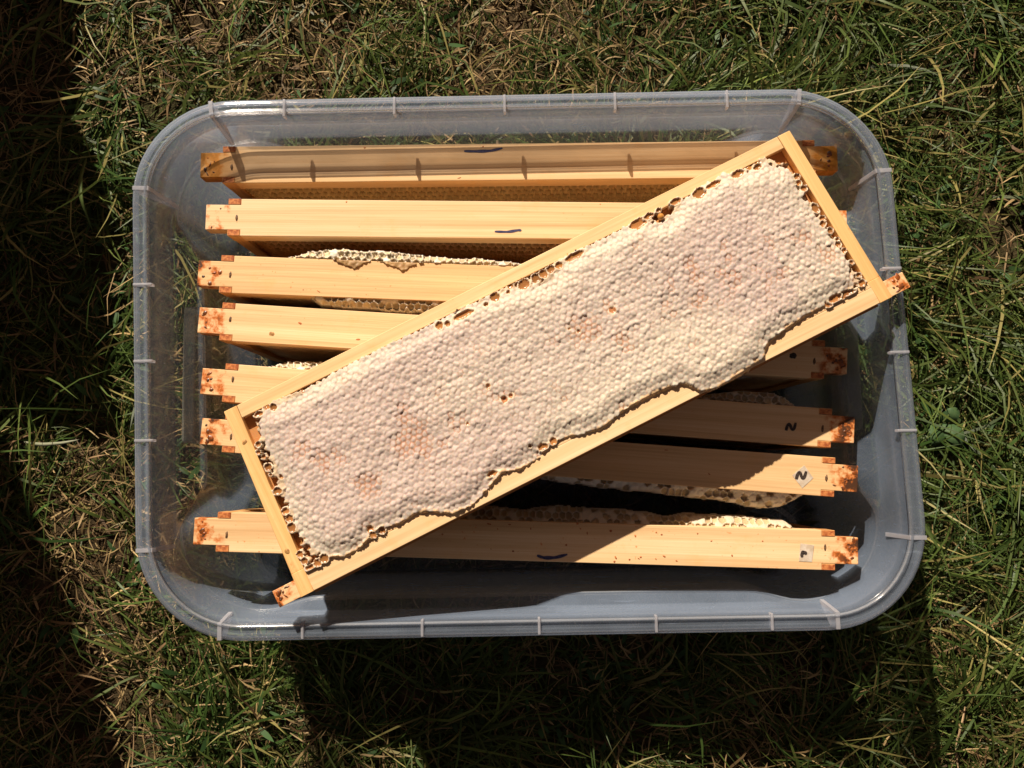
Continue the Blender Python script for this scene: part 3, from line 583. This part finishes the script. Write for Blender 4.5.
def burr_comb(parent, m, sgn, prof, seed, ztop=-0.0025, slope=0.5, openness=0.9, tear=None, pale=0.0, pitch=0.0054):
    """comb bulging out past the top bar: prof = (x, outward y) in mm, sgn = which side of the bar.
    A relief seen from above, closed down to the face of the comb."""
    px_ = np.array([p[0] for p in prof]) / 1000; py_ = np.array([abs(p[1]) for p in prof]) / 1000
    res = 0.0007; x = np.arange(px_.min() - .004, px_.max() + .004, res); y = np.arange(0.0139 if tear is None else 0.004, py_.max() + 0.003, res); U, W = np.meshgrid(x, y)
    out = np.interp(U, px_, py_, left=0.0125, right=0.0125) + 0.0007 * vnoise(U, U * 0, seed, 120)
    d1, d2, CX, CY, RN = hex_cells(U + 0.0008 * vnoise(U, W, seed + 11, 90), W + 0.0008 * vnoise(U, W, seed + 12, 90), pitch, seed, 0.16); edge = d2 - d1
    e = out - W                                   # distance in from the outer edge
    wall = 1 - sstep(0.0004, 0.0011, edge)
    opn = RN < openness
    RN = (RN * 31) % 1
    top = H + ztop - slope * np.clip(W - 0.0142, 0, 1) + 0.0006 * vnoise(U, W, seed + 1, 160) - 0.002 * (1 - sstep(0, 0.003, e)) + 0.0003 * vnoise(U, W, seed + 3, 900)
    h = np.where(opn, top - 0.0030 * (1 - wall), top + 0.0003 * (RN - .5) - 0.0005 * (1 - sstep(0, .0014, edge)))
    h = np.where(e < 0, H - 0.022 - 1.5 * np.clip(-e, 0, 1), h)
    if tear is not None:                          # torn tongue of comb lying over the edge of the bar
        tx = np.array([p[0] for p in tear]) / 1000; ty = np.array([abs(p[1]) for p in tear]) / 1000
        inn = np.interp(U, tx, ty, left=1, right=1) + 0.0012 * vnoise(U, W, seed + 9, 350)
        over = W < 0.0142
        h = np.where(over, np.where(W > inn, H + 0.0011 + 0.0006 * vnoise(U, W, seed + 4, 500), H - 0.006), h)
    else: over = np.zeros(U.shape, bool)
    wc = np.array([0.50, 0.38, 0.24]) * (1 - pale) + np.array([0.80, 0.76, 0.66]) * pale
    hn = (np.array([0.40, 0.27, 0.13]) * (1 - pale) + np.array([0.52, 0.43, 0.28]) * pale) * (0.6 + 0.6 * RN[..., None])
    rgb = np.where(opn[..., None], hn * (1 - wall[..., None]) + wc * wall[..., None], wc * (0.85 + 0.2 * RN[..., None]))
    rgb = np.where((e < 0.0006)[..., None], wc * 0.8, rgb)
    rgb = np.where(over[..., None], np.array([0.40, 0.24, 0.10]) * (0.9 + 0.25 * vnoise(U, W, seed + 6, 260)[..., None]), rgb)
    V = np.stack([U, sgn * W, h], -1).reshape(-1, 3); C = np.concatenate([rgb, np.full(U.shape + (1,), 0.55)], -1).reshape(-1, 4)
    F = grid_faces(len(x), len(y), sgn < 0)
    low = V[F, 2].max(1) < H - 0.0215; keep = ~low        # leave out what lies wholly beyond the bulge
    if tear is not None: keep &= ~(((np.abs(V[F, 1]).max(1)) < 0.0140) & (V[F, 2].max(1) < H - 0.004))
    return np_mesh('burr_comb', V, F[keep], m, parent, True, C)

# ---------------------------------------------------------------- the wooden frames
BW, NW, LG = 0.0142, 0.0096, 0.2410       # half widths of bar and lug, half length
X0, XT, ST = 0.2242, 0.2180, 0.0095       # side bar: outer x at top, at bottom, thickness
def top_bar_mesh(thick=0.0155, lug=0.0120, wob=0.0):
    o = []
    P = [(LG, NW), (X0 - ST - .0001, NW), (X0 - ST - .0001, BW)]
    poly = [(x, y) for x, y in P] + [(-x, y) for x, y in reversed(P)] + [(-x, -y) for x, y in P] + [(x, -y) for x, y in reversed(P)]
    poly = poly[::-1] if False else poly
    xs = [p[0] for p in poly]
    n = len(poly); V = []; F = []
    # body between the side bars is thick, the lugs are thinner: two stacked outlines
    core = [(x, y) for x, y in [(X0 - ST - .0001, BW), (-(X0 - ST - .0001), BW), (-(X0 - ST - .0001), -BW), (X0 - ST - .0001, -BW)]]
    v, f = prism(poly, H - lug, H); V += v; F += f
    return V, F, core, thick, lug
def frame(name, label, cat, group, mats, thick=0.0155):
    root = tag(empty(name), label, cat, group)
    mt, ms, mb = mats
    V, F, core, th, lug = top_bar_mesh(thick)
    k = len(V); v, f = prism([(x * .9996, y) for x, y in core], H - th, H - lug - .00002); V = V + v; F = F + [tuple(i + k for i in q) for q in f]
    bev(mesh_obj('top_bar', V, F, mt, root), 0.0004, 2)
    for s in (-1, 1):
        zb, zn = 0.0, H - lug - 0.0002
        def sx(z, inner): t = z / H; return s * ((XT + (X0 - XT) * t) - (ST if inner else 0))
        bw = BW - 0.0003
        v = []; f = []
        for z in (zb, zn - .004):
            v += [(sx(z, 0), -bw, z), (sx(z, 0), bw, z), (sx(z, 1), bw, z), (sx(z, 1), -bw, z)]
        q = [(0, 1, 5, 4), (1, 2, 6, 5), (2, 3, 7, 6), (3, 0, 4, 7), (3, 2, 1, 0), (4, 5, 6, 7)]
        f += q
        for ys in (-1, 1):                     # the two prongs that grip the notch of the top bar
            k = len(v); a, b_ = ys * (NW + .0002), ys * (BW + .0001)
            for z in (zn - .004, H + .0003):
                v += [(sx(min(z, H), 0), a, z), (sx(min(z, H), 0), b_, z), (sx(min(z, H), 1), b_, z), (sx(min(z, H), 1), a, z)]
            f += [tuple(i + k for i in p) for p in q]
        o = mesh_obj('side_bar', v, f, [ms, M_end], root)
        me = o.data
        for p in me.polygons:
            if p.center.z > H: p.material_index = 1
        bm = bmesh.new(); bm.from_mesh(me); bmesh.ops.recalc_face_normals(bm, faces=bm.faces); bm.to_mesh(me); bm.free()
        bev(o, 0.0003, 1)
    xb = XT - ST - .0002
    v = [(-xb, -BW + .0006, 0.0), (xb, -BW + .0006, 0.0), (xb, BW - .0006, 0.0), (-xb, BW - .0006, 0.0)]
    v += [(x * 1.002, y, 0.0092) for x, y, z in v]
    bev(mesh_obj('bottom_bar', v, [(3, 2, 1, 0), (4, 5, 6, 7), (0, 1, 5, 4), (1, 2, 6, 5), (2, 3, 7, 6), (3, 0, 4, 7)], mb, root), 0.0004, 2)
    for o in root.children:
        bm = bmesh.new(); bm.from_mesh(o.data); bmesh.ops.recalc_face_normals(bm, faces=bm.faces); bm.to_mesh(o.data); bm.free()
    return root
def blob(name, parent, x, y, z, rx, ry, m, up='Z', seed=0, rot=0.0, hgt=0.0005):
    """irregular low mound: a nail head, a knot"""
    r = random.Random(seed); n = 12; v = [(0, 0, hgt)]
    for k, (q, zz) in enumerate(((0.65, hgt * .8), (1.0, -0.0001))):
        for i in range(n):
            a = 2 * math.pi * i / n; s = q * (0.78 + 0.4 * r.random()); v.append((rx * s * math.cos(a), ry * s * math.sin(a), zz))
    f = [(0, 1 + i, 1 + (i + 1) % n) for i in range(n)] + [(1 + i, 1 + n + i, 1 + n + (i + 1) % n, 1 + (i + 1) % n) for i in range(n)]
    c, s_ = math.cos(rot), math.sin(rot); v = [(a * c - b_ * s_, a * s_ + b_ * c, h) for a, b_, h in v]
    if up == 'Y': v = [(a, h, -b_) for a, b_, h in v]
    v = [(a + x, b_ + y, h + z) for a, b_, h in v]
    return mesh_obj(name, v, f, m, parent, True)
def stroke(name, parent, pts, wd, z, m, hgt=0.00025, taper=True):
    """a pen stroke: low ribbon with rounded ends through xy points"""
    P = np.array(pts, float); t = np.linspace(0, 1, 28); C = np.stack([np.interp(t, np.linspace(0, 1, len(P)), P[:, i]) for i in (0, 1)], 1)
    for _ in range(5): C[1:-1] = (C[:-2] + 2 * C[1:-1] + C[2:]) / 4
    T = np.gradient(C, axis=0); T /= np.linalg.norm(T, axis=1, keepdims=True); n = np.stack([-T[:, 1], T[:, 0]], 1)
    w_ = wd * 0.5 * (np.sin(np.pi * np.clip(t * .94 + .03, 0, 1)) ** 0.28 if taper else 1) * (1 + .15 * np.sin(t * 17))
    L, Rr = C + n * w_[:, None], C - n * w_[:, None]; k = len(t)
    V = [(*p, z + hgt) for p in L] + [(*p, z + hgt) for p in Rr] + [(*p, z - .0001) for p in L] + [(*p, z - .0001) for p in Rr]; F = []
    for i in range(k - 1):
        F += [(i, k + i, k + i + 1, i + 1), (2 * k + i, i, i + 1, 2 * k + i + 1), (k + i, 3 * k + i, 3 * k + i + 1, k + i + 1)]
    F += [(0, 2 * k, 3 * k, k), (k - 1, 2 * k - 1, 4 * k - 1, 3 * k - 1)]
    return mesh_obj(name, V, F, m, parent)

# seven frames stand in the tub: centre x, y and turn, from the top of the photo down
POS = [(.0014, .1527, -.0096), (.0059, .1074, -.0300), (.0004, .0576, -.0589), (.0010, .0161, -.0836), (.0036, -.0322, -.0944), (.0040, -.0686, -.0915), (.0006, -.1308, -.0479)]
LAB = ['honey frame nearest the far long wall, amber stained lugs, rim shadow along its top bar',
       'second honey frame from the far wall, clean pale top bar with short blue pen dash',
       'wooden honey frame with torn white burr comb bulging along its far edge',
       'fourth honey frame from the far wall, single brown knot in its pale top bar',
       'honey frame whose right lug is half lit and carries a black squiggle mark',
       'honey frame with a diamond shaped paper tag at its right end',
       'honey frame nearest the near long wall, rust speckled top bar, square paper tag at right']
GRP = 'honey frames standing in the tub'
ST_ = [(0.95, 1.0), (0.45, 0.6), (0.65, 0.5), (0.75, 0.9), (0.8, 0.95), (1.0, 1.0), (0.7, 0.95)]
Z0 = RIM - 0.030 - H
frames = []
for i, (p, lab) in enumerate(zip(POS, LAB)):
    mt = wood('pine_top_bar', 3.0 + i * 5.3, orange=(0.70, 0, 0, 0, 0, 0, 0)[i], stain=ST_[i], speck=(0.2, 0.1, 0.7, 0.2, 0.1, 0.1, 0.9)[i], light=[(0.77, 0.555, 0.325), (0.80, 0.60, 0.37), (0.78, 0.54, 0.29), (0.79, 0.58, 0.34), (0.76, 0.54, 0.31), (0.74, 0.51, 0.28), (0.78, 0.56, 0.33)][i], dark=(0.64, 0.40, 0.19))
    ms = wood('pine_side_bar', 9.0 + i * 3.1, axis='Z', stain=(0, 0), speck=0, light=(0.66, 0.38, 0.15), dark=(0.45, 0.21, 0.07))
    f = frame('honey_frame', lab, 'honey frame', GRP, (mt, ms, ms)); f.location = (p[0], p[1], Z0); f.rotation_euler = (0, 0, p[2]); frames.append(f)
f1, f2, f3, f4, f5, f6, f7 = frames
for i, f in enumerate(frames):
    for s in (1, -1):
        vis = (s < 0 and i in (0, 1, 2, 3, 4, 5)) or (s > 0 and i in (2, 4, 6))
        side_comb(f, M_thin if i < 2 else M_wax, s, 100 + 7 * i + s, 0.0011 if vis else 0.0020, openness=(1.2, 1.2, 0.5, 0.25, 0.4, 0.3, 0.4)[i])
    for s in (-1, 1):
        blob('nail_head', f, s * (0.2165 + 0.002 * random.random()), random.uniform(-.003, .003), H, 0.0011, 0.0028, M_nail, seed=i * 3 + s)
burr_comb(f3, M_wax, 1, [(-190, 13), (-177, 14.9), (-158, 20.3), (-132, 23.6), (-91, 22.9), (-61, 20.2), (-31, 19.8), (0, 18.0), (20, 15), (40, 13)], 201, ztop=0.0008, slope=0.10, tear=[(-141, 14.2), (-135, 11.5), (-124, 6.3), (-116, 12.6), (-106, 13.6), (-102, 12.5), (-88, 7.2), (-78, 12.8), (-72, 14.2)], pale=0.75)
burr_comb(f3, M_wax, -1, [(-172, 12.5), (-158, 14.0), (-150, 19), (-141, 20.2), (-103, 21.0), (-73, 22.1), (-51, 20.5), (-30, 18), (0, 13)], 202, ztop=-0.001, slope=0.35, pale=0.5)
burr_comb(f5, M_wax, 1, [(-205, 12.5), (-198, 14.5), (-181, 20.3), (-155, 23.0), (-133, 22.4), (-110, 18), (-90, 12.5)], 203, ztop=-0.006, slope=0.4, pale=0.8)
burr_comb(f5, M_wax, 1, [(100, 12), (120, 14), (138, 20.4), (164, 24.5), (182, 23.8), (193, 21), (201, 14.5), (204, 12)], 204, ztop=-0.004, slope=0.3, pale=1.0)
burr_comb(f6, M_wax, -1, [(0, 14.6), (25, 17.9), (54, 20.1), (100, 21.5), (128, 22.2), (150, 23), (164, 25.3), (182, 26.4), (192, 24), (200, 19), (206, 13)], 205, ztop=-0.006, slope=0.55, openness=0.5, pale=0.6)
burr_comb(f7, M_wax, 1, [(-60, 13), (-41, 21.0), (-26, 23.3), (0, 22), (25, 25.6), (54, 24.3), (83, 23.0), (105, 19.5), (120, 22.3), (141, 21.8), (178, 21.0), (192, 19), (201, 13)], 206, ztop=-0.0075, slope=0.9, openness=0.75, pale=0.35)
burr_comb(f4, M_wax, -1, [(-150, 12), (-120, 15.5), (-80, 17.0), (-30, 17), (40, 18), (120, 18), (170, 15), (190, 12)], 207, ztop=-0.016, slope=0.6, openness=0.15, pale=0.5)
# ink dashes, tags and marks on the top bars
stroke('pen_mark', f1, mm([(-41, 8.6), (-31, 8.3), (-21, 8.6), (-12, 10.6)]), .0021, H, M_ink)
stroke('pen_mark', f2, mm([(-23, -9.1), (-13, -9.3), (-5, -7.8), (-3, -8.2)]), .0019, H, M_ink)
stroke('pen_mark', f7, mm([(9, -10.0), (14, -11.6), (22, -11.3), (31, -8.6)]), .0024, H, M_ink)
M_prop = plain('propolis', (0.30, 0.075, 0.012), 0.35, 0.5, ((0.05, 0.018, 0.006), 260))
rp = random.Random(12)
for i, f in enumerate(frames):
    for s in (-1, 1):
        for k in range((7, 3, 5, 6, 7, 8, 5)[i] if s > 0 else (6, 2, 5, 4, 5, 9, 4)[i]):
            x = s * (0.2385 - abs(rp.gauss(0, .0055))); y = rp.uniform(-.0080, .0080)
            blob('propolis_smear', f, x, y, H, .0006 + .0022 * rp.random() ** 1.6, .0005 + .0016 * rp.random() ** 1.5, M_prop, seed=i * 50 + k + (s > 0) * 25, rot=rp.random() * 3, hgt=.0004)
    for k in range((4, 3, 12, 7, 3, 3, 14)[i]):
        x = rp.uniform(-.20, .20); y = rp.choice((-1, 1)) * (.0135 - abs(rp.gauss(0, .004)))
        blob('propolis_smear', f, x, y, H, .0005 + .0022 * rp.random() ** 2, .0004 + .0007 * rp.random() ** 2, M_end, seed=i * 90 + k, rot=rp.gauss(0, .5), hgt=.0002)
def squiggle(parent, cx, cy, k, rot, z):
    pts = [(-1.0, -.75), (-.75, .15), (-.35, .75), (-.05, .25), (.05, -.55), (.40, -.75), (.75, -.15), (1.0, .75)]
    c, s = math.cos(rot), math.sin(rot)
    return stroke('number_mark', parent, [(cx + k * (x * c - y * s), cy + k * (x * s + y * c)) for x, y in pts], k * .52, z, M_black, taper=False)
def tag_paper(parent, cx, cy, wx, wy, rot, cut=0.0):
    c, s = math.cos(rot), math.sin(rot); q = [(-wx, -wy + cut), (wx * .8, -wy), (wx, wy * .9), (-wx * .85, wy)]
    poly = [(cx + x * c - y * s, cy + x * s + y * c) for x, y in q]
    v, f = prism(poly, H - .0001, H + .0003); v[6] = (v[6][0], v[6][1], H + .0008)
    return mesh_obj('paper_label', v, f, M_paper, parent)
blob('ink_blot', f4, .2010, .0015, H, .0034, .0026, M_black, seed=5, hgt=.0002)['label'] = 'smudged black ink mark'
squiggle(f5, .1945, -.0010, .0037, .10, H)
L6 = tag_paper(f6, .2010, -.0010, .0062, .0058, 0.80); squiggle(L6, .1995, .0000, .0036, 0.05, H + .0007)
L7 = tag_paper(f7, .2035, -.0022, .0052, .0064, -0.02); stroke('number_mark', L7, mm([(200.2, -5.2), (199.9, -3.2), (201.0, -1.8), (202.6, -2.0), (202.9, -3.4)]), .0024, H + .0007, M_black)
blob('knot', f4, -.1855, -.0070, H, .0024, .0020, M_knot, seed=3, hgt=.0002)
for k, (x, y) in enumerate(((95, 9), (99, 7.5), (-20, 8), (4, 9), (40, 10), (45, 7), (62, 9), (80, 6), (84, -9), (95, -10), (101, -8), (76, -11), (110, -11), (66, -10), (-60, 3), (-90, -5), (30, -2), (135, 4), (150, -6), (172, 5), (125, 9))):
    blob('propolis_speck', f7, x / 1000, y / 1000, H, .0007 + .0012 * random.random() ** 2, .0005 + .0008 * random.random() ** 2, M_end, seed=k, rot=random.random() * 3, hgt=.00025)

# ---------------------------------------------------------------- the frame lying across the tub
wl_t = wood('pine_laid', 71.0, light=(0.79, 0.575, 0.34), dark=(0.67, 0.43, 0.21), stain=(0.75, 0.8), speck=0.15)
wl_s = wood('pine_laid_side', 77.0, axis='Z', light=(0.78, 0.50, 0.22), dark=(0.60, 0.33, 0.11), stain=(0, 0), speck=0.0)
wl_b = wood('pine_laid_bottom', 83.0, light=(0.77, 0.55, 0.30), dark=(0.70, 0.46, 0.22), stain=(0, 0), speck=0.3)
laid = frame('honey_frame', 'full frame of white capped honeycomb lying flat and slanting across the tops of the others', 'honey frame', None, (wl_t, wl_s, wl_b))
ang = 0.44874; u = Vector((math.cos(ang), math.sin(ang), 0)); vv = Vector((-math.sin(ang), math.cos(ang), 0))
M = Matrix((u, Vector((0, 0, 1)), -vv)).transposed().to_4x4()
M.translation = Vector((.05139, -.06072, RIM + .0070)) + vv * (H - .003)
laid.matrix_world = M
laid_comb(laid, M_wax)
side_comb(laid, M_wax, -1, 300, 0.0018, 0.3, 0.006)
blob('knot', laid, -.2140, BW - .0003, H - .110, .0022, .0018, M_knot, 'Y', seed=1, rot=.7, hgt=.0003)
blob('knot', laid, -.2195, BW - .0003, H - .031, .0020, .0022, M_knot, 'Y', seed=2, hgt=.0003)
for s in (-1, 1):
    for k in range(9):
        x = s * (.2345 - abs(rp.gauss(0, .0045)) + (.002 if s > 0 else .005)); z = H - rp.uniform(.0015, .0105)
        blob('propolis_smear', laid, x, NW, z, .0006 + .0024 * rp.random() ** 1.4, .0005 + .0018 * rp.random() ** 1.4, M_prop, 'Y', seed=700 + k + s * 20, rot=rp.random() * 3, hgt=.0004)
# a round bead of clear honey on the comb by the upper corner
bm = bmesh.new(); bmesh.ops.create_uvsphere(bm, u_segments=16, v_segments=10, radius=.0024); me = bpy.data.meshes.new('honey_drop'); bm.to_mesh(me); bm.free()
me.polygons.foreach_set('use_smooth', [True] * len(me.polygons))
M_honey = plain('honey', (0.50, 0.22, 0.05), 0.05, 0.8); me.materials.append(M_honey)
hd = link(bpy.data.objects.new('honey_drop', me), laid); hd.location = (.1085, .0165, H - .1205)

# ---------------------------------------------------------------- unseen boxes added at the upper left, out of view, to shade the grass
M_blocker = wood('blocker_wood', 40.0, light=(0.45, 0.30, 0.16), dark=(0.30, 0.18, 0.08), stain=(0, 0), speck=0)
M_blocker_top = plain('blocker_felt', (0.05, 0.05, 0.05), 0.9, 0.2, ((0.09, 0.09, 0.09), 80))
def add_blocker(label, x0, x1, y0, y1, hts):
    r = tag(empty('shade_blocker', ((x0 + x1) / 2, (y0 + y1) / 2, 0)), label, 'shade_blocker', 'added shade boxes beyond the upper left of the lawn')
    a, b_ = (x1 - x0) / 2, (y1 - y0) / 2; z = 0
    for k, h in enumerate(hts):
        last = k == len(hts) - 1; e = 0.0 if last else (.004 if k % 2 else .006)
        v, f = prism([(-a + e, -b_ + e), (a - e, -b_ + e), (a - e, b_ - e), (-a + e, b_ - e)], z, z + h - .001)
        bev(mesh_obj('blocker_top' if last else 'blocker_box', v, f, M_blocker_top if last else M_blocker, r), .002, 2); z += h
add_blocker('low unseen box added to cast shade beyond the upper left corner of the lawn', -.690, -.548, .545, .98, (.13, .13, .05))
add_blocker('small unseen box added to cast shade nearest the upper left side of the tub', -.690, -.508, .335, .535, (.13, .13, .05))
add_blocker('tall unseen box added to cast shade behind the low one', -1.15, -.715, .22, .66, (.2, .2, .2, .2, .2, .06))
